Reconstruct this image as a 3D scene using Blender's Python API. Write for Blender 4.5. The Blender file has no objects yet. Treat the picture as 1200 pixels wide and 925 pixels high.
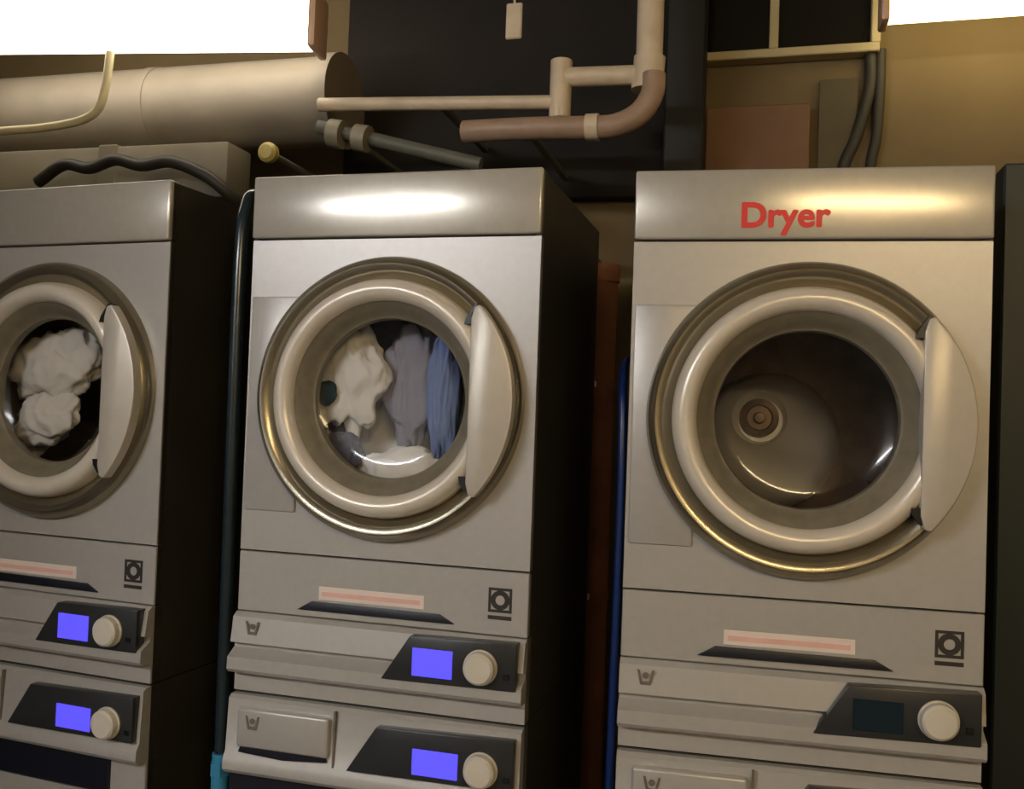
import bpy, bmesh, math, random
from mathutils import Vector, Matrix, noise
R = math.radians
scene = bpy.context.scene
COL = scene.collection

# ------------------------------------------------------------------ camera, world, exposure
cam_d = bpy.data.cameras.new('camera'); cam = bpy.data.objects.new('camera', cam_d); COL.objects.link(cam)
cam_d.sensor_fit = 'HORIZONTAL'; cam_d.sensor_width = 36.0; cam_d.lens = 1101.2 * 36 / 1200
cam_d.clip_start = 0.05
cam.matrix_world = (Matrix.Translation((0.6988, -1.6799, 1.3951)) @ Matrix.Rotation(R(14.9), 4, 'Z')
                    @ Matrix.Rotation(R(90 + 1.444), 4, 'X') @ Matrix.Rotation(R(2.065), 4, 'Z'))
scene.camera = cam
world = bpy.data.worlds.new('world'); scene.world = world; world.use_nodes = True
world.node_tree.nodes['Background'].inputs[0].default_value = (0.02, 0.018, 0.015, 1)
world.node_tree.nodes['Background'].inputs[1].default_value = 0.3
vs = scene.view_settings
vs.view_transform = 'Standard'; vs.look = 'None'; vs.gamma = 1.0; vs.use_curve_mapping = False
vs.exposure = -0.2
# lamp strengths (each is the opal diffuser of a fluorescent fixture built below)
LAMP_LEFT, LAMP_RIGHT = 7.0, 6.0          # the two fixtures in view above the machines
LAMP_AISLE_COOL, LAMP_AISLE_WARM = 78.0, 54.0   # the two ceiling fixtures behind the photographer

# ------------------------------------------------------------------ materials
def lin(c):
    return tuple(((v / 255) / 12.92 if v / 255 <= 0.04045 else ((v / 255 + 0.055) / 1.055) ** 2.4) for v in c) + (1.0,)
MATS = {}
def mat(name, rgb, rough=0.5, metal=0.0, var=0.08, scale=18, bump=0.0, stretch=(1, 1, 1), emit=0.0, spec=0.5, coat=0.0):
    if name in MATS: return MATS[name]
    m = bpy.data.materials.new(name); m.use_nodes = True
    nt = m.node_tree; b = nt.nodes['Principled BSDF']
    c = lin(rgb)
    tc = nt.nodes.new('ShaderNodeTexCoord'); mp = nt.nodes.new('ShaderNodeMapping')
    mp.inputs['Scale'].default_value = stretch
    nz = nt.nodes.new('ShaderNodeTexNoise'); nz.inputs['Scale'].default_value = scale; nz.inputs['Detail'].default_value = 4
    nt.links.new(tc.outputs['Object'], mp.inputs[0]); nt.links.new(mp.outputs[0], nz.inputs['Vector'])
    rp = nt.nodes.new('ShaderNodeValToRGB')
    rp.color_ramp.elements[0].position = 0.3; rp.color_ramp.elements[1].position = 0.7
    rp.color_ramp.elements[0].color = tuple(v * (1 - var) for v in c[:3]) + (1,)
    rp.color_ramp.elements[1].color = tuple(min(1, v * (1 + var)) for v in c[:3]) + (1,)
    nt.links.new(nz.outputs['Fac'], rp.inputs[0]); nt.links.new(rp.outputs[0], b.inputs['Base Color'])
    b.inputs['Roughness'].default_value = rough; b.inputs['Metallic'].default_value = metal
    b.inputs['Specular IOR Level'].default_value = spec
    b.inputs['Coat Weight'].default_value = coat
    b.inputs['Coat Roughness'].default_value = 0.15
    if bump:
        bp = nt.nodes.new('ShaderNodeBump'); bp.inputs['Strength'].default_value = bump; bp.inputs['Distance'].default_value = 0.01
        nt.links.new(nz.outputs['Fac'], bp.inputs['Height']); nt.links.new(bp.outputs[0], b.inputs['Normal'])
    if emit:
        b.inputs['Emission Color'].default_value = c; b.inputs['Emission Strength'].default_value = emit
    MATS[name] = m
    return m
def glass_mat(name, tint, rough=0.03):
    m = bpy.data.materials.new(name); m.use_nodes = True; nt = m.node_tree; nt.nodes.clear()
    o = nt.nodes.new('ShaderNodeOutputMaterial'); mx = nt.nodes.new('ShaderNodeMixShader')
    t = nt.nodes.new('ShaderNodeBsdfTransparent'); g = nt.nodes.new('ShaderNodeBsdfGlossy')
    lw = nt.nodes.new('ShaderNodeLayerWeight'); lw.inputs['Blend'].default_value = 0.5
    pw = nt.nodes.new('ShaderNodeMath'); pw.operation = 'POWER'; pw.inputs[1].default_value = 4.0
    fr = nt.nodes.new('ShaderNodeMath'); fr.operation = 'MULTIPLY_ADD'; fr.inputs[1].default_value = 0.7; fr.inputs[2].default_value = 0.03
    nt.links.new(lw.outputs['Facing'], pw.inputs[0]); nt.links.new(pw.outputs[0], fr.inputs[0])
    t.inputs[0].default_value = tint; g.inputs['Roughness'].default_value = rough
    nt.links.new(fr.outputs[0], mx.inputs[0]); nt.links.new(t.outputs[0], mx.inputs[1]); nt.links.new(g.outputs[0], mx.inputs[2])
    nt.links.new(mx.outputs[0], o.inputs[0]); MATS[name] = m
    return m

SILVER = mat('silver_enamel', (186, 184, 180), 0.36, 0.25, 0.03, 60, spec=0.5)
FASCIA = mat('silver_fascia', (196, 192, 182), 0.22, 0.35, 0.03, 60, spec=0.6)
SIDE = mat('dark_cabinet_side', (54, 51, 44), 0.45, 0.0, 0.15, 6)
RINGM = mat('bronze_grey_door_rim', (158, 150, 130), 0.24, 0.85, 0.04, 30)
RINGI = mat('pale_satin_ring', (222, 214, 200), 0.28, 0.15, 0.03, 40)
HANDLE = mat('satin_handle', (200, 194, 182), 0.36, 0.2, 0.03, 40)
RUBBER = mat('olive_grey_bezel', (122, 115, 98), 0.4, 0.0, 0.15, 40)
BLACK = mat('black_plastic', (22, 23, 26), 0.35, 0, 0.1, 30)
PANEL = mat('charcoal_panel', (48, 50, 52), 0.3, 0, 0.1, 30)
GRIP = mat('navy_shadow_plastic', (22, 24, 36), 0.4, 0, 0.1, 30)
DISP_ON = mat('lit_blue_display', (92, 84, 255), 0.2, 0, 0.02, 4, emit=0.9)
DISP_OFF = mat('unlit_display', (22, 40, 52), 0.12, 0, 0.02, 4)
KNOB = mat('ivory_knob', (214, 208, 194), 0.35, 0, 0.03, 30)
STEEL = mat('drum_steel', (150, 140, 128), 0.28, 0.95, 0.15, 14)
STEELD = mat('drum_steel_stained', (120, 98, 82), 0.4, 0.6, 0.3, 20)
CONE = mat('polished_steel', (206, 200, 194), 0.34, 0.4, 0.05, 14)
STICK = mat('label_paper', (236, 220, 210), 0.6, 0, 0.02, 20)
PINK = mat('pink_print', (234, 190, 180), 0.6, 0, 0.05, 20)
PRINT = mat('dark_print', (52, 48, 46), 0.5, 0, 0.05, 20)
PRINTL = mat('grey_print', (112, 106, 100), 0.5, 0, 0.05, 20)
RED = mat('red_lettering', (226, 30, 38), 0.4, 0, 0.02, 20)
GLASS = glass_mat('door_glass', (0.95, 0.96, 0.97, 1), 0.10)
WALL = mat('old_brown_plaster', (112, 96, 66), 0.85, 0, 0.14, 3.5, bump=0.3)
WALLG = mat('room_plaster', (150, 145, 136), 0.85, 0, 0.08, 3, bump=0.2)
CEIL = mat('ceiling_paint', (150, 145, 136), 0.85, 0, 0.08, 3, bump=0.2)
FLOORM = mat('concrete_floor', (96, 92, 86), 0.7, 0, 0.15, 5, bump=0.3)
CREAMP = mat('cream_pipe', (220, 202, 174), 0.4, 0, 0.1, 20)
DUCTM = mat('beige_duct_wrap', (134, 124, 108), 0.6, 0, 0.1, 8, bump=0.25)
DARKVOID = mat('dark_void', (27, 20, 14), 0.8, 0, 0.2, 6)
COLUMN = mat('black_column', (15, 13, 11), 0.6, 0, 0.15, 8)
BROWN = mat('brown_paint', (120, 88, 62), 0.7, 0, 0.12, 6)
PIPEBR = mat('rust_brown_pipe', (150, 95, 66), 0.6, 0, 0.2, 12)
TEAL = mat('dark_teal_hose', (32, 46, 52), 0.25, 0, 0.1, 20, coat=0.3)
BLUE = mat('blue_hose', (10, 40, 98), 0.35, 0, 0.08, 20)
CYAN = mat('cyan_coupling', (60, 140, 180), 0.4, 0, 0.08, 20)
GREYH = mat('grey_hose', (104, 104, 92), 0.5, 0, 0.1, 20)
CABLE = mat('cream_cable', (216, 202, 156), 0.45, 0, 0.05, 20)
VALVE = mat('yellow_valve', (190, 172, 96), 0.4, 0, 0.08, 20)
WHITEM = mat('white_fixture', (226, 218, 204), 0.45, 0, 0.03, 20)
ENDCAP = mat('pinkish_end_cap', (226, 188, 160), 0.4, 0, 0.03, 20)
PANE = mat('dark_window_glass', (26, 24, 20), 0.1, 0, 0.05, 4)
FRAMEM = mat('cream_window_frame', (186, 172, 130), 0.5, 0, 0.06, 14)
POSTM = mat('dark_teal_post', (30, 42, 42), 0.5, 0, 0.1, 8)
FOOT = mat('foot_rubber', (30, 30, 30), 0.7, 0, 0.1, 30)

# ------------------------------------------------------------------ geometry helpers
def link(name, me, m=None, parent=None, smooth=False, loc=None, rz=0.0):
    o = bpy.data.objects.new(name, me); COL.objects.link(o)
    if m is not None: me.materials.append(m)
    if parent is not None: o.parent = parent
    if loc is not None: o.location = loc
    if rz: o.rotation_euler = (0, 0, rz)
    if smooth:
        for p in me.polygons: p.use_smooth = True
    return o
def tag(o, label, cat, group=None):
    o['label'] = label; o['category'] = cat
    if group: o['group'] = group
    return o
def struct(o, label=None):
    o['kind'] = 'structure'
    if label: o['label'] = label
    return o
def empty(name, loc, rz=0.0):
    o = bpy.data.objects.new(name, None); COL.objects.link(o); o.location = loc; o.rotation_euler = (0, 0, rz)
    o.empty_display_size = 0.1
    return o
def fin(bm, name):
    bmesh.ops.recalc_face_normals(bm, faces=bm.faces)
    me = bpy.data.meshes.new(name); bm.to_mesh(me); bm.free()
    return me
def autosmooth(o, ang=35):
    me = o.data
    for p in me.polygons: p.use_smooth = True
    bm = bmesh.new(); bm.from_mesh(me)
    for e in bm.edges:
        if len(e.link_faces) == 2 and e.calc_face_angle(0) > R(ang): e.smooth = False
    bm.to_mesh(me); bm.free()
    return o
def box(name, x, y, z, m, parent=None, bevel=0.0, seg=2):
    bm = bmesh.new(); bmesh.ops.create_cube(bm, size=1)
    for v in bm.verts:
        v.co = Vector((x[0] + (v.co.x + .5) * (x[1] - x[0]), y[0] + (v.co.y + .5) * (y[1] - y[0]), z[0] + (v.co.z + .5) * (z[1] - z[0])))
    if bevel: bmesh.ops.bevel(bm, geom=bm.edges[:], offset=bevel, segments=seg, affect='EDGES', profile=0.5)
    return autosmooth(link(name, fin(bm, name), m, parent)) if bevel else link(name, fin(bm, name), m, parent)
def prism(name, poly, y0, y1, m, parent=None, bevel=0.0, axis='y'):
    """polygon in (x,z) extruded in y from y0 to y1; axis 'x': polygon in (y,z) extruded in x"""
    bm = bmesh.new()
    def P(a, b, t): return (a, t, b) if axis == 'y' else (t, a, b)
    v0 = [bm.verts.new(P(a, b, y0)) for a, b in poly]; v1 = [bm.verts.new(P(a, b, y1)) for a, b in poly]
    bm.faces.new(v0); bm.faces.new(v1[::-1])
    n = len(poly)
    for i in range(n): bm.faces.new((v0[i], v1[i], v1[(i + 1) % n], v0[(i + 1) % n]))
    bmesh.ops.recalc_face_normals(bm, faces=bm.faces)
    if bevel: bmesh.ops.bevel(bm, geom=bm.edges[:], offset=bevel, segments=2, affect='EDGES', profile=0.5)
    return autosmooth(link(name, fin(bm, name), m, parent), 30)
def lathe(name, prof, m, parent=None, c=(0, 0), seg=96, ang=40, a0=0.0, a1=2 * math.pi, closed=False):
    """profile of (radius, y) turned about the y axis through x=c[0], z=c[1]"""
    bm = bmesh.new(); full = abs(a1 - a0 - 2 * math.pi) < 1e-6
    ns = seg if full else seg + 1
    rings = []
    for r, y in prof:
        if r < 1e-6: rings.append([bm.verts.new((c[0], y, c[1]))]); continue
        rings.append([bm.verts.new((c[0] + r * math.cos(a0 + (a1 - a0) * i / seg), y, c[1] + r * math.sin(a0 + (a1 - a0) * i / seg))) for i in range(ns)])
    pairs = list(zip(rings, rings[1:]))
    if closed: pairs.append((rings[-1], rings[0]))
    for A, B in pairs:
        for i in range(seg if full else seg):
            j = (i + 1) % ns if full else i + 1
            if len(A) == 1 and len(B) == 1: continue
            if len(A) == 1: bm.faces.new((A[0], B[i], B[j]))
            elif len(B) == 1: bm.faces.new((A[i], A[j], B[0]))
            else: bm.faces.new((A[i], A[j], B[j], B[i]))
    return autosmooth(link(name, fin(bm, name), m, parent), ang)
def spline(pts, n=8):
    P = [Vector(p) for p in pts]; out = []
    Q = [2 * P[0] - P[1]] + P + [2 * P[-1] - P[-2]]
    for i in range(1, len(Q) - 2):
        for k in range(n):
            t = k / n; a, b, c, d = Q[i - 1], Q[i], Q[i + 1], Q[i + 2]
            out.append(0.5 * ((2 * b) + (c - a) * t + (2 * a - 5 * b + 4 * c - d) * t * t + (3 * b - a - 3 * c + d) * t ** 3))
    out.append(P[-1]); return out
def tube(name, pts, r, m, parent=None, seg=14, smooth_path=True, n=8):
    path = spline(pts, n) if smooth_path and len(pts) > 2 else [Vector(p) for p in pts]
    bm = bmesh.new(); rings = []; up = Vector((0.31, 0.17, 0.93)).normalized()
    for i, p in enumerate(path):
        d = (path[min(i + 1, len(path) - 1)] - path[max(i - 1, 0)]).normalized()
        a = d.cross(up)
        if a.length < 1e-3: a = d.cross(Vector((1, 0, 0)))
        a.normalize(); b = d.cross(a); up = b.cross(d) if False else up
        rings.append([bm.verts.new(p + a * (r * math.cos(2 * math.pi * k / seg)) + b * (r * math.sin(2 * math.pi * k / seg))) for k in range(seg)])
    for A, B in zip(rings, rings[1:]):
        for k in range(seg): bm.faces.new((A[k], A[(k + 1) % seg], B[(k + 1) % seg], B[k]))
    bm.faces.new(rings[0]); bm.faces.new(rings[-1][::-1])
    return autosmooth(link(name, fin(bm, name), m, parent), 50)
def panel_hole(name, x, z, c, r, y0, y1, m, parent, seg=96):
    """rectangular sheet with a round hole, front at y0 and back at y1"""
    bm = bmesh.new()
    def edgept(a):
        dx, dz = math.cos(a), math.sin(a); t = 1e9
        if dx > 1e-9: t = min(t, (x[1] - c[0]) / dx)
        if dx < -1e-9: t = min(t, (x[0] - c[0]) / dx)
        if dz > 1e-9: t = min(t, (z[1] - c[1]) / dz)
        if dz < -1e-9: t = min(t, (z[0] - c[1]) / dz)
        return c[0] + dx * t, c[1] + dz * t
    angs = sorted([2 * math.pi * i / seg for i in range(seg)] + [math.atan2(zz - c[1], xx - c[0]) % (2 * math.pi) for xx in x for zz in z])
    L = {}
    for k, yy in (('f', y0), ('b', y1)):
        L[k + 'i'] = [bm.verts.new((c[0] + r * math.cos(a), yy, c[1] + r * math.sin(a))) for a in angs]
        L[k + 'o'] = [bm.verts.new((edgept(a)[0], yy, edgept(a)[1])) for a in angs]
    n = len(angs)
    for i in range(n):
        j = (i + 1) % n
        for A, B in (('fi', 'fo'), ('bo', 'bi'), ('fo', 'bo'), ('bi', 'fi')):
            bm.faces.new((L[A][i], L[A][j], L[B][j], L[B][i]))
    return autosmooth(link(name, fin(bm, name), m, parent), 30)

# ------------------------------------------------------------------ the room
FL = -0.014
X0, X1, Y0, Y1, ZC = -3.2, 2.9, -3.9, 0.95, 2.95
struct(box('floor', (X0 - .1, X1 + .1), (Y0 - .1, Y1 + .1), (FL - .1, FL), FLOORM))
struct(box('ceiling', (X0 - .1, X1 + .1), (Y0 - .1, Y1 + .1), (ZC, ZC + .1), CEIL))
struct(box('wall_left', (X0 - .1, X0), (Y0, Y1), (FL, ZC), WALLG))
struct(box('wall_right', (X1, X1 + .1), (Y0, Y1), (FL, ZC), WALLG))
struct(box('wall_front', (X0, X1), (Y0 - .1, Y0), (FL, ZC), WALLG))
struct(box('wall_light_blocker', (X0, -1.12), (-1.34, -1.20), (FL, ZC), WALLG))  # unseen wall, added to keep the cool aisle lamp off the left dryer
struct(box('wall_back', (X0, X1), (Y1, Y1 + .1), (FL, ZC), WALL))

# ------------------------------------------------------------------ machines
HW = 0.298
def boxes(name, L, m, parent=None):
    bm = bmesh.new()
    for x, y, z in L:
        r = bmesh.ops.create_cube(bm, size=1)
        for v in r['verts']:
            v.co = Vector((x[0] + (v.co.x + .5) * (x[1] - x[0]), y[0] + (v.co.y + .5) * (y[1] - y[0]), z[0] + (v.co.z + .5) * (z[1] - z[0])))
    return link(name, fin(bm, name), m, parent)
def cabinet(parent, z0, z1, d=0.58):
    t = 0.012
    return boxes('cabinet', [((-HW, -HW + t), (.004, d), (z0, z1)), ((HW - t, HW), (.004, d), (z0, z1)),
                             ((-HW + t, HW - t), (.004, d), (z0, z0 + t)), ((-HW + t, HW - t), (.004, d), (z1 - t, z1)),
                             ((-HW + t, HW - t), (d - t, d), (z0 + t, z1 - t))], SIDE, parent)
def door(parent, c, s=1.0):
    S = lambda prof: [(r * s, y * s) for r, y in prof]
    d = lathe('door', S([(.226, .004), (.272, .004), (.272, -.012), (.266, -.026), (.256, -.034), (.247, -.033), (.238, -.024), (.228, -.012), (.226, -.010)]),
              RINGM, parent, c, closed=True)
    lathe('inner_ring', S([(.183, -.004), (.228, -.004), (.227, -.026), (.222, -.040), (.213, -.048), (.202, -.049), (.192, -.043), (.185, -.031)]), RINGI, d, c, closed=True)
    lathe('gasket', S([(.186, .0), (.185, -.028), (.178, -.022), (.166, -.010), (.160, .000), (.155, .003), (.153, .018), (.186, .018)]), RUBBER, d, c, closed=True)
    lathe('glass', S([(.156, .004), (.150, .010), (.125, .017), (.08, .022), (.04, .024), (0, .0245)]) + S([(0, .0305), (.04, .030), (.08, .028), (.125, .023), (.150, .016), (.156, .010)]), GLASS, d, c, closed=False)
    arc = [(.262 * math.cos(R(a)), .262 * math.sin(R(a))) for a in range(-42, 43, 4)]
    poly = [(.184, -.172), ] + arc + [(.184, .172), (.178, .150), (.178, -.150)]
    prism('handle', [(c[0] + a * s, c[1] + b * s) for a, b in poly], -.0515 * s, -.012 * s, HANDLE, d, bevel=.003 * s)
    for sg in (1, -1):
        p = [(.164, .140), (.168, .152), (.184, .176), (.190, .178), (.179, .160), (.177, .140)]
        if sg < 0: p = [(.164, .138), (.166, .150), (.178, .166), (.182, .166), (.178, .138)]
        prism('grip_recess', [(c[0] + a * s, c[1] + sg * b * s) for a, b in p], -.049 * s, -.03 * s, BLACK, d)
    return d
def drum(parent, c, hub=None):
    dr = lathe('drum', [(.19, .022), (.252, .03), (.252, .44), (0, .44), (0, .452), (.262, .452), (.262, .022)], STEELD, parent, c, seg=64)
    for k in range(3):
        a = R(90 + 120 * k)
        ux, uz = math.cos(a), math.sin(a)
        bm = bmesh.new()
        prof = [(-.04, .253), (-.018, .205), (.018, .205), (.04, .253)]
        A, B = [], []
        for t, r in prof:
            A.append(bm.verts.new((c[0] + ux * r - uz * t, .15, c[1] + uz * r + ux * t)))
            B.append(bm.verts.new((c[0] + ux * r - uz * t, .42, c[1] + uz * r + ux * t)))
        bm.faces.new(A); bm.faces.new(B[::-1])
        for i in range(4): bm.faces.new((A[i], B[i], B[(i + 1) % 4], A[(i + 1) % 4]))
        link('lifter', fin(bm, 'lifter'), STEELD, dr)
    # rear plate with a raised hub
    h, pl = hub if hub else (c, c)
    rp = lathe('rear_plate', [(.150, .438), (.138, .36), (.122, .335), (.10, .320), (.075, .305), (.062, .296), (.055, .290), (.049, .298), (.044, .302), (0, .304)], CONE, dr, (0, 0), seg=64, ang=25)
    for v in rp.data.vertices:      # the hub sits off the centre of the cone
        t = min(1, max(0, (.36 - v.co.y) / .065))
        v.co.x += pl[0] + (h[0] - pl[0]) * t; v.co.z += pl[1] + (h[1] - pl[1]) * t
    lathe('hub', [(.040, .302), (.038, .290), (.027, .286), (.024, .292), (.012, .292), (.010, .280), (0, .279)], STEELD, dr, h, seg=40, ang=25)
    return dr
def control_panel(parent, poly, y, disp, knob, lit, kr=.030):
    p = prism('control_panel', poly, y - .010, y + .016, PANEL, parent, bevel=.002)
    box('display', disp[0], (y - .0125, y - .004), disp[1], DISP_ON if lit else DISP_OFF, p, .001, 1)
    k = lathe('knob', [(.001, y), (kr + .002, y), (kr + .002, y - .013), (kr, y - .015), (kr * .95, y - .026), (kr * .8, y - .030), (0, y - .031)], KNOB, p, knob, seg=40, ang=30)
    box('button', (knob[0] + kr + .012, knob[0] + kr + .024), (y - .0125, y - .004), (knob[1] - .018, knob[1] - .008), BLACK, p, .001, 1)
    return p
def tumble_symbol(parent, u, z, w):
    t, y = .005, (-.0022, -.0002)
    b = .062
    o = boxes('dryer_symbol', [((u, u + w), y, (z + b - t, z + b)), ((u, u + w), y, (z + b - w, z + b - w + t)),
                               ((u, u + t), y, (z + b - w + t, z + b - t)), ((u + w - t, u + w), y, (z + b - w + t, z + b - t)),
                               ((u, u + w), y, (z + .004, z + .011))], PRINT, parent)
    lathe('symbol_ring', [(.009, -.0002), (.018, -.0002), (.018, -.0022), (.009, -.0022)], PRINT, o, (u + w / 2, z + b - w / 2), seg=28, closed=True)
    return o
def tub_symbol(parent, u, z, y):
    o = prism('wash_symbol', [(u, z + .026), (u + .004, z + .026), (u + .009, z + .006), (u + .021, z + .006), (u + .026, z + .026), (u + .030, z + .026), (u + .024, z), (u + .006, z)], y - .0015, y, PRINTL, parent)
    lathe('symbol_ring', [(.001, y), (.0055, y), (.0055, y - .0015), (.001, y - .0015)], PRINTL, o, (u + .015, z + .016), seg=20, closed=True)
    return o

DB = 0.836      # dryer stands on the washer at this height
def make_dryer(x, y, dz, rz, label, lit, hub=None, lettering=False):
    e = empty('tumble_dryer', (x, y, DB + dz), rz); tag(e, label, 'dryer', 'stacked tumble dryers')
    Z = lambda v: v - DB
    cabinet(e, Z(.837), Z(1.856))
    f = box('top_fascia', (-HW, HW), (-.007, .02), (Z(1.737), Z(1.860)), FASCIA, e, .004, 3)
    c = (.006, Z(1.424))
    panel_hole('front_panel', (-HW, HW), (Z(1.116), Z(1.733)), c, .20, .0, .018, SILVER, e)
    box('hinge_cover', (-.292, -.18), (-.006, .002), (Z(1.195), Z(1.620)), SILVER, e, .004, 2)
    door(e, c)
    drum(e, c, [(a, Z(b)) for a, b in hub] if hub else None)
    fl = box('filter_flap', (-HW, HW), (-.001, .018), (Z(.995), Z(1.112)), SILVER, e, .0015, 1)
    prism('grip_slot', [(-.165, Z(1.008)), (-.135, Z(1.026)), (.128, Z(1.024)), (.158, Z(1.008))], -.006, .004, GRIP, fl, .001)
    st = box('label_sticker', (-.121, .096), (-.0025, 0), (Z(1.030), Z(1.055)), STICK, fl)
    box('printed_line', (-.114, .088), (-.0032, -.002), (Z(1.037), Z(1.046)), PINK, st)
    tumble_symbol(fl, .222, Z(1.020), .045)
    lg = prism('control_ledge', [(.03, Z(.993)), (-.004, Z(.993)), (-.015, Z(.985)), (-.022, Z(.936)), (-.006, Z(.932)), (-.006, Z(.924)), (-.031, Z(.909)), (-.032, Z(.886)), (-.026, Z(.879)), (.03, Z(.874))],
               -HW, HW, SILVER, e, axis='x')
    tub_symbol(lg, -.267, Z(.953), -.0200)
    control_panel(lg, [(.028, Z(.902)), (.083, Z(.986)), (.288, Z(.990)), (.288, Z(.905))], -.026, ((.090, .168), (Z(.915), Z(.966))), (.222, Z(.943)), lit)
    box('plinth', (-HW, HW), (-.001, .03), (Z(.838), Z(.876)), SILVER, e)
    if lettering:
        cu = bpy.data.curves.new('lettering_curve', 'FONT'); cu.body = 'Dryer'; cu.size = 0.060; cu.extrude = 0.0004; cu.align_x = 'CENTER'
        tmp = bpy.data.objects.new('lettering_curve', cu); COL.objects.link(tmp)
        bpy.context.view_layer.update()
        me = bpy.data.meshes.new_from_object(tmp.evaluated_get(bpy.context.evaluated_depsgraph_get()))
        bpy.data.objects.remove(tmp); me.materials.clear()
        bm = bmesh.new()
        for k, (ax, az) in enumerate(((-1, 0), (1, 0), (0, 1), (0, -1), (-.7, .7), (.7, .7), (.7, -.7), (-.7, -.7))):   # thickened strokes
            me.transform(Matrix.Translation((ax * .0022, az * .0022, k * .00003))); bm.from_mesh(me); me.transform(Matrix.Translation((-ax * .0022, -az * .0022, -k * .00003)))
        bm.to_mesh(me); bm.free()
        o = link('lettering', me, RED, f); o.rotation_euler = (R(90), 0, 0); o.location = (-.040, -.0077, Z(1.758))
        wdt = max(v.co.x for v in me.vertices) - min(v.co.x for v in me.vertices); o.scale = (0.150 / wdt, 1, 1)
        o['label'] = 'red word Dryer'
    return e
def make_washer(x, y, dz, rz, label, lit):
    e = empty('washing_machine', (x, y, FL), rz); tag(e, label, 'washing machine', 'washing machines under the dryers')
    Z = lambda v: v + dz - FL
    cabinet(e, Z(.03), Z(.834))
    lg = prism('control_ledge', [(.03, Z(.832)), (-.010, Z(.832)), (-.018, Z(.826)), (-.024, Z(.725)), (-.032, Z(.712)), (-.033, Z(.692)), (-.026, Z(.684)), (.03, Z(.680))], -HW, HW, SILVER, e, axis='x')
    dw = box('detergent_drawer', (-.270, -.075), (-.034, -.012), (Z(.738), Z(.814)), SILVER, e, .006, 3)
    tub_symbol(dw, -.250, Z(.775), -.0345)
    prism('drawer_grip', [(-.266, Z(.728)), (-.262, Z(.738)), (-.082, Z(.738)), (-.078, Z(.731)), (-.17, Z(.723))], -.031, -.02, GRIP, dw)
    box('drawer_seam', (-.068, -.064), (-.0265, -.015), (Z(.716), Z(.826)), PRINTL, lg)
    control_panel(lg, [(-.034, Z(.724)), (.024, Z(.812)), (.290, Z(.818)), (.290, Z(.728))], -.028, ((.098, .186), (Z(.736), Z(.783))), (.230, Z(.761)), lit)
    box('shade_strip', (-HW, .21), (-.008, .02), (Z(.606), Z(.682)), GRIP, e, .003, 1)  # navy strip with the shade under the ledge put into its colour
    box('corner_panel', (.211, HW), (-.004, .02), (Z(.606), Z(.682)), SILVER, e, .002, 1)
    c = (0, Z(.345))
    panel_hole('front_panel', (-HW, HW), (Z(.09), Z(.602)), c, .16, .0, .018, SILVER, e)
    door(e, c, .80)
    lathe('drum', [(.16, .022), (.24, .03), (.24, .44), (0, .44), (0, .45), (.25, .45), (.25, .022)], STEEL, e, c, seg=48)
    box('kick_plate', (-HW, HW), (.02, .035), (Z(.03), Z(.086)), SIDE, e)
    for a in (-.25, .25):
        for b in (.06, .53):
            ft = lathe('foot', [(0, 0), (.022, 0), (.022, .012), (.012, .016), (.012, Z(.032)), (0, Z(.032))], FOOT, e, seg=16)
            ft.rotation_euler = (R(90), 0, 0); ft.location = (a, b, 0)
    return e

HUB = ((-.055, 1.428), (-.029, 1.379))
MACH = {'L': (-.772, .008, -.0037, R(-5.05)), 'M': (0, 0, 0, R(-.60)), 'R': (.767, .014, -.0138, R(3.38))}
make_dryer(*MACH['L'], 'grey tumble dryer at the photo left edge, cut by the frame, white laundry inside', True)
make_dryer(*MACH['M'], 'grey tumble dryer in the middle, blue lit display, full of white and blue laundry', True)
make_dryer(*MACH['R'], 'tumble dryer with red lettering on its top panel and an empty steel drum', False, hub=HUB, lettering=True)
make_washer(*MACH['L'], 'washing machine stacked beneath the dryer at the photo left edge', True)
make_washer(*MACH['M'], 'washing machine stacked beneath the middle dryer, only its drawer and blue display showing', True)
make_washer(*MACH['R'], 'washing machine stacked beneath the dryer with red lettering', False)

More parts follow.
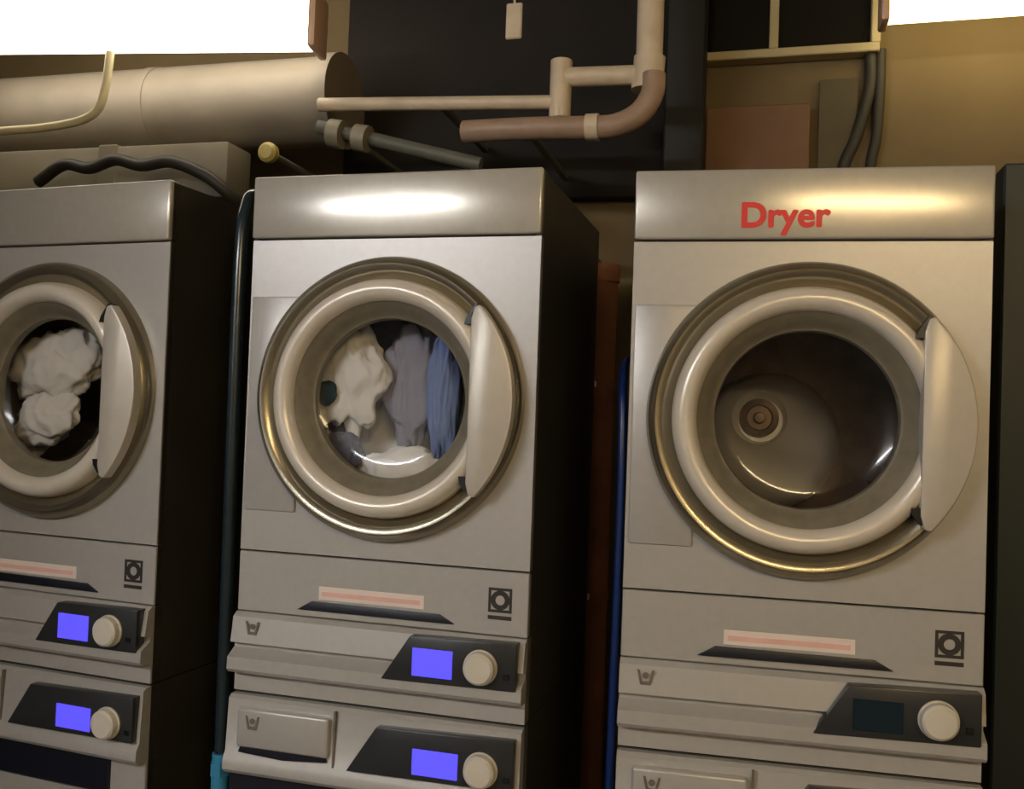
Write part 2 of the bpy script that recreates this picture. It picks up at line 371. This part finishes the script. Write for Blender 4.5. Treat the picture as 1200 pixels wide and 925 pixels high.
# ------------------------------------------------------------------ laundry in the drums
WHITEC = mat('white_cotton', (232, 226, 216), 0.9, 0, 0.04, 30)
GREYC = mat('grey_cotton', (150, 146, 158), 0.9, 0, 0.06, 30)
BLUEC = mat('pale_blue_cotton', (124, 142, 186), 0.9, 0, 0.06, 30)
TEALC = mat('dark_teal_cloth', (10, 44, 52), 0.9, 0, 0.06, 30)
DGREY = mat('dark_grey_cotton', (92, 90, 104), 0.9, 0, 0.06, 30)
def garment(name, mk, u, z, d, rad, m, label, cat, seed, amp=.25, fold=(9, 4, 5), rot=(0, 0, 0)):
    x, y, dz, rz = MACH[mk]
    bm = bmesh.new(); bmesh.ops.create_icosphere(bm, subdivisions=5, radius=1)
    off = Vector((seed * 3.7, seed * 1.3, seed * 2.1))
    E_ = Matrix.Rotation(rot[1], 3, 'Y') @ Matrix.Rotation(rot[2], 3, 'Z') @ Matrix.Rotation(rot[0], 3, 'X')
    for v in bm.verts:
        p = v.co.copy()
        n1 = noise.noise(Vector((p.x * 1.4, p.y * 1.4, p.z * 1.4)) + off)
        q = Vector((p.x * fold[0] * .35, p.y * fold[1] * .35, p.z * fold[2] * .35)) + off
        n2 = 1 - 2 * abs(noise.noise(q)); n3 = 1 - 2 * abs(noise.noise(q * 2.3))
        k = 1 + amp * n1 + amp * .55 * n2 + amp * .2 * n3 - amp * .4
        v.co = E_ @ Vector((p.x * rad[0] * k, p.y * rad[1] * k, p.z * rad[2] * k))
    o = link(name, fin(bm, name), m, None, True)
    o.location = Matrix.Rotation(rz, 3, 'Z') @ Vector((u, d, z + dz)) + Vector((x, y, 0)); o.rotation_euler = (0, 0, rz)
    return tag(o, label, cat, 'laundry in the dryers')
# middle dryer
garment('bed_sheet', 'M', .0, 1.385, .185, (.15, .035, .13), WHITEC, 'large white sheet heaped at the back of the middle dryer drum', 'laundry', 1, .3)
garment('white_shirt', 'M', -.108, 1.462, .076, (.080, .034, .105), WHITEC, 'white shirt pressed against the middle dryer glass', 'laundry', 2, .3)
garment('white_towel', 'M', .01, 1.272, .078, (.10, .034, .062), WHITEC, 'white towel lying low in the middle dryer window', 'laundry', 3, .3)
garment('grey_shirt', 'M', .020, 1.470, .108, (.066, .030, .135), GREYC, 'grey shirt hanging down the centre of the middle dryer window', 'laundry', 4, .3)
garment('blue_towel', 'M', .096, 1.430, .072, (.034, .030, .130), BLUEC, 'pale blue towel along the right side of the middle dryer window', 'laundry', 5, .2)
garment('grey_sock', 'M', -.125, 1.315, .058, (.052, .016, .040), DGREY, 'dark grey sock at lower left of the middle dryer window', 'laundry', 6, .3)
garment('teal_cloth', 'M', -.144, 1.432, .040, (.023, .010, .026), TEALC, 'small dark teal cloth at the left of the middle dryer window', 'laundry', 7, .15)
# left dryer
garment('white_sheet', 'L', -.075, 1.480, .090, (.125, .042, .080), WHITEC, 'white sheet bunched in upper part of the left dryer window', 'laundry', 11, .35, rot=(0, R(-25), 0))
garment('pillowcase', 'L', -.085, 1.358, .078, (.090, .036, .052), WHITEC, 'white pillowcase low in the left dryer window', 'laundry', 12, .35, rot=(0, R(-12), 0))
garment('white_cloth', 'L', -.180, 1.300, .115, (.050, .030, .040), WHITEC, 'white cloth at the bottom left of the left dryer window', 'laundry', 13, .35)

# ------------------------------------------------------------------ light fixtures
def emis(name, rgb, s): return mat(name, rgb, 0.5, 0, 0.0, 4, emit=s)
def fixture(name, a, b, h, dep, strength, rgb, label, hang):
    """batten fixture with opal cover from point a to b (centre line), hung from the ceiling"""
    a, b = Vector(a), Vector(b); L = (b - a).length; ang = math.atan2(b.y - a.y, b.x - a.x)
    mid = (a + b) / 2
    e = empty(name, (mid.x, mid.y, mid.z), ang); tag(e, label, 'lamp', 'fluorescent lamps')
    hl = L / 2
    box('fixture_body', (-hl, hl), (-dep * .36, dep * .36), (h * .5, h * .5 + .03), WHITEM, e, .004, 1)
    n = 10
    poly = [(dep / 2 * math.cos(R(180 + 180 * i / n)), -h * .05 + h * .45 * math.sin(R(180 + 180 * i / n))) for i in range(n + 1)] + [(dep * .45, h * .5), (-dep * .45, h * .5)]
    prism('opal_cover', poly, -hl + .02, hl - .02, emis(name + '_glow' + str(strength), rgb, strength), e, axis='x')
    for s in (-1, 1):
        box('end_cap', (s * hl - .02 if s > 0 else -hl, hl if s > 0 else -hl + .02), (-dep * .52, dep * .52), (-h * .55, h * .5 + .001), ENDCAP, e, .006, 2)
    for s in (-.6, .6):
        box('hanger', (s * hl - .006, s * hl + .006), (-.006, .006), (h * .5 + .028, hang - mid.z), WHITEM, e)
    return e
fixture('batten_lamp', (-1.55, .285, 2.385), (-.40, .455, 2.362), .14, .10, LAMP_LEFT, (255, 244, 226), 'glaring white fluorescent lamp above the left dryer', ZC)
fixture('batten_lamp', (.95, .74, 2.445), (2.15, .74, 2.445), .11, .08, LAMP_RIGHT, (255, 232, 176), 'yellowish fluorescent lamp at top right above the lettered dryer', ZC)
fixture('ceiling_lamp', (-2.4, -3.4, 2.60), (-.66, -3.4, 2.60), .10, .14, LAMP_AISLE_COOL, (246, 246, 250), 'fluorescent ceiling lamp behind the photographer, mirrored in the middle dryer', ZC)
fixture('ceiling_lamp', (1.15, -3.35, 2.60), (2.82, -3.35, 2.60), .10, .14, LAMP_AISLE_WARM, (255, 224, 170), 'warm fluorescent ceiling lamp behind the photographer, mirrored in the lettered dryer', ZC)

# ------------------------------------------------------------------ pipes, ducts and other things above and behind
def pipe_x(name, a, b, r, m, parent, flange=()):
    return tube(name, [a, b], r, m, parent, 24, False)
# insulated duct behind the left lamp
e = empty('insulated_duct', (-1.3, .66, 2.245)); tag(e, 'wide beige wrapped duct running under the glaring lamp', 'duct')
tube('duct_run', [(-1.85, 0, 0), (.86, 0, 0)], .120, DUCTM, e, 40, False)
for xx in (-1.2, -.45, .30):
    tube('band', [(xx - .015, 0, 0), (xx + .015, 0, 0)], .1225, DUCTM, e, 40, False)
tube('end_collar', [(.84, 0, 0), (.875, 0, 0)], .128, DUCTM, e, 40, False)
for xx in (-1.0, .45):
    box('bracket', (xx - .015, xx + .015), (.10, .285), (-.012, .012), GREYH, e)
e = empty('cable_trunking', (-1.6, .56, 1.95)); tag(e, 'olive grey trunking under the wrapped duct, behind the dark looped hose', 'trunking')
TRUNK = mat('olive_grey_trunking', (112, 104, 84), .6, 0, .14, 7, bump=.2)
box('trunk', (-1.4, .92), (-.06, .06), (.0, .15), TRUNK, e, .008, 2)
for xx in (-.9, 0, .8):
    box('bracket', (xx - .015, xx + .015), (.055, .388), (.06, .08), GREYH, e)
for xx in (-.2, .55):
    box('joint_cover', (xx - .03, xx + .03), (-.064, .06), (-.004, .154), TRUNK, e, .004, 1)
# near black sheet behind the pipes, the unlit void's darkness put into its colour
tag(box('dark_void', (-.54, .43), (.90, .95), (2.02, ZC), DARKVOID, None, .003, 1), 'near black sheet standing in for the dark void behind the cream pipes', 'board')
tag(box('column', (.434, .533), (.74, .84), (FL, ZC), COLUMN, None, .004, 1), 'black vertical column rising behind the lettered dryer', 'column')
# cream pipe run with tee
e = empty('cream_pipe', (.2, .5, 2.16)); tag(e, 'cream pipes with a tee and a lower bend, turning up beside the black column', 'pipe')
tube('pipe_run', [(-.62, .0, .022), (-.005, .0, -.004)], .017, CREAMP, e, 18, False)
tube('tee', [(.012, 0, -.045), (.012, 0, .095)], .026, CREAMP, e, 20, False)
tube('branch', [(.012, 0, .055), (.20, 0, .050)], .023, CREAMP, e, 20, False)
tube('riser', [(.222, 0, .024), (.219, 0, ZC - 2.16)], .031, CREAMP, e, 20, False)
tube('coupling', [(.218, 0, .012), (.223, 0, .09)], .037, CREAMP, e, 20, False)
box('bracket', (-.30, -.285), (0, .398), (.0, .014), GREYH, e)
tube('bend', [(-.22, -.02, -.072), (-.05, -.04, -.078), (.10, -.04, -.082), (.16, -.04, -.078), (.21, -.035, -.050), (.235, -.03, -.005), (.238, -.028, .04)], .027, mat('dull_pipe', (166, 140, 118), .45, 0, .1, 20), e, 18)
tube('collar', [(.085, -.04, -.0815), (.115, -.04, -.0815)], .031, CREAMP, e, 18, False)
box('bracket', (-.06, -.045), (-.04, .398), (-.09, -.076), GREYH, e)
# valve and flanged fitting
e = empty('pipe_fitting', (-.33, .50, 2.095)); tag(e, 'grey flanged pipe fitting below the duct end', 'fitting')
FIT = mat('dull_fitting', (150, 142, 120), .5, .2, .1, 20)
tube('fitting_body', [(-.09, 0, .03), (.34, .03, -.075)], .018, GREYH, e, 16, False)
tube('flange', [(-.055, 0, .012), (-.02, 0, .006)], .036, FIT, e, 24, False)
tube('flange', [(.015, 0, -.002), (.05, 0, -.009)], .034, FIT, e, 24, False)
box('bracket', (-.006, .006), (0, .398), (-.008, .004), GREYH, e)
e = empty('valve', (-.545, .5, 2.055)); tag(e, 'small yellowish valve knob left of the flanged fitting', 'valve')
lathe('valve_knob', [(0, -.045), (.018, -.043), (.026, -.034), (.026, -.018), (.016, -.012), (.012, 0), (0, 0)], VALVE, e, seg=24)
tube('stem', [(0, -.005, 0), (0, .445, 0)], .009, GREYH, e, 12, False)
# cables and hoses
tag(tube('cream_cable', [(-1.62, .30, 2.06), (-1.30, .33, 2.095), (-1.13, .35, 2.108), (-1.015, .35, 2.122), (-.965, .35, 2.150), (-.948, .35, 2.20), (-.945, .355, 2.25), (-.945, .36, 2.298)], .011, CABLE), 'cream cable curving up to the glaring lamp at left', 'cable')
tag(tube('grey_hose', [(-.48, .87, 2.02), (-.35, .80, 2.042), (-.15, .72, 2.045), (.05, .62, 2.01), (.15, .60, 1.95), (.205, .63, 1.895), (.235, .72, 1.855), (.235, .935, 1.84)], .016, GREYH), 'grey hose sagging into the gap beside the lettered dryer', 'hose')
tag(tube('dark_hose', [(-1.22, .44, 1.99), (-1.13, .43, 2.032), (-1.05, .43, 2.02), (-.97, .43, 2.04), (-.89, .43, 2.022), (-.8, .43, 2.028), (-.70, .44, 1.99), (-.64, .48, 1.94), (-.60, .62, 1.91), (-.59, .94, 1.90)], .016, mat('brown_black_hose', (44, 38, 28), .5, 0, .1, 20)), 'dark looped hose lying along the top of the left dryer', 'hose')
e = empty('hanging_tag', (.09, .5, 2.375)); tag(e, 'small cream tag hanging from above before the dark void sheet', 'tag')
box('tag_plate', (-.020, .020), (-.004, .004), (-.058, .03), CREAMP, e, .003, 1)
tube('string', [(0, 0, .028), (0, 0, ZC - 2.375)], .003, CABLE, e, 8, False)
tag(tube('teal_hose', [(-.338, .03, .70), (-.338, .028, .9), (-.340, .026, 1.3), (-.343, .03, 1.70), (-.346, .05, 1.81), (-.35, .10, 1.85), (-.36, .3, 1.87), (-.365, .95, 1.87)], .0135, TEAL), 'dark teal glossy hose along the left side of the middle dryer', 'hose')
e = empty('hose_coupling', (-.338, .03, .60)); tag(e, 'bright cyan hose coupling low beside the middle washing machine', 'coupling')
tube('coupling_body', [(0, 0, -.02), (0, 0, .098)], .017, CYAN, e, 18, False)
tube('coupling_nut', [(0, 0, .055), (0, 0, .08)], .021, CYAN, e, 6, False)
tube('drop_hose', [(0, 0, -.02), (0, 0, FL - .60)], .012, TEAL, e, 12, False)
tag(tube('blue_hose', [(.448, .03, FL + .01), (.452, .018, .5), (.455, .016, .9), (.4575, .016, 1.2), (.456, .022, 1.38), (.449, .06, 1.47), (.436, .2, 1.52), (.419, .6, 1.54), (.419, .95, 1.54)], .0075, BLUE), 'blue hose down the left side of the lettered dryer', 'hose')
e = empty('brown_pipe', (.292, .73, 0)); tag(e, 'rust brown vertical pipe in the gap between two dryers', 'pipe')
tube('pipe', [(0, 0, FL), (0, 0, 1.76)], .038, PIPEBR, e, 24, False)
tube('cap', [(0, 0, 1.755), (0, 0, 1.80)], .043, PIPEBR, e, 24, False)
for zz in (1.49, .95):
    tube('clamp', [(0, 0, zz - .012), (0, 0, zz + .012)], .041, PIPEBR, e, 24, False)
    box('clamp_bolt', (-.016, -.002), (-.050, -.036), (zz - .008, zz + .008), WHITEM, e, .002, 1)
# right side above the lettered dryer
e = empty('window_1', (.73, .95, 2.40)); struct(e, 'high dark window with cream frame behind the lettered dryer')
ZW = ZC - 2.40 - .12
box('window_frame', (-.24, .24), (-.05, 0), (-.012, .012), FRAMEM, e, .003, 1)
box('window_frame', (-.24, .24), (-.05, 0), (ZW - .02, ZW), FRAMEM, e, .003, 1)
for xx in (-.23, -.028, .23):
    box('window_frame', (xx - .012, xx + .012), (-.045, 0), (.012, ZW - .02), FRAMEM, e, .003, 1)
for a, b in ((-.218, -.040), (-.016, .218)):
    box('pane', (a, b), (-.02, -.012), (.012, ZW - .02), PANE, e)
tag(box('plywood_sheet', (.53, .80), (.90, .95), (1.9, 2.26), BROWN, None, .004, 1), 'reddish brown plywood sheet on the wall right of the black column', 'plywood')
e = empty('cable_drop', (.90, .93, 2.0)); tag(e, 'dark cables dropping in a V behind the lettered dryer', 'cable')
DK = mat('dark_olive_cable', (50, 46, 34), .6, 0, .1, 20)
tube('cable', [(-.03, 0, -.25), (-.015, 0, .06), (.02, 0, .17), (.05, 0, .30), (.05, 0, .40)], .016, DK, e, 12)
tube('cable', [(.05, 0, -.25), (.055, 0, .06), (.07, 0, .17), (.075, 0, .30), (.075, 0, .40)], .014, DK, e, 12)
box('backing_strip', (-.075, .02), (0.002, .02), (-.3, .33), mat('olive_strip', (84, 74, 50), .7, 0, .1, 8), e)
tag(box('steel_post', (1.120, 1.20), (.22, .30), (FL, 1.90), POSTM, None, .004, 1), 'dark teal post at the right edge beside the lettered dryer', 'post')
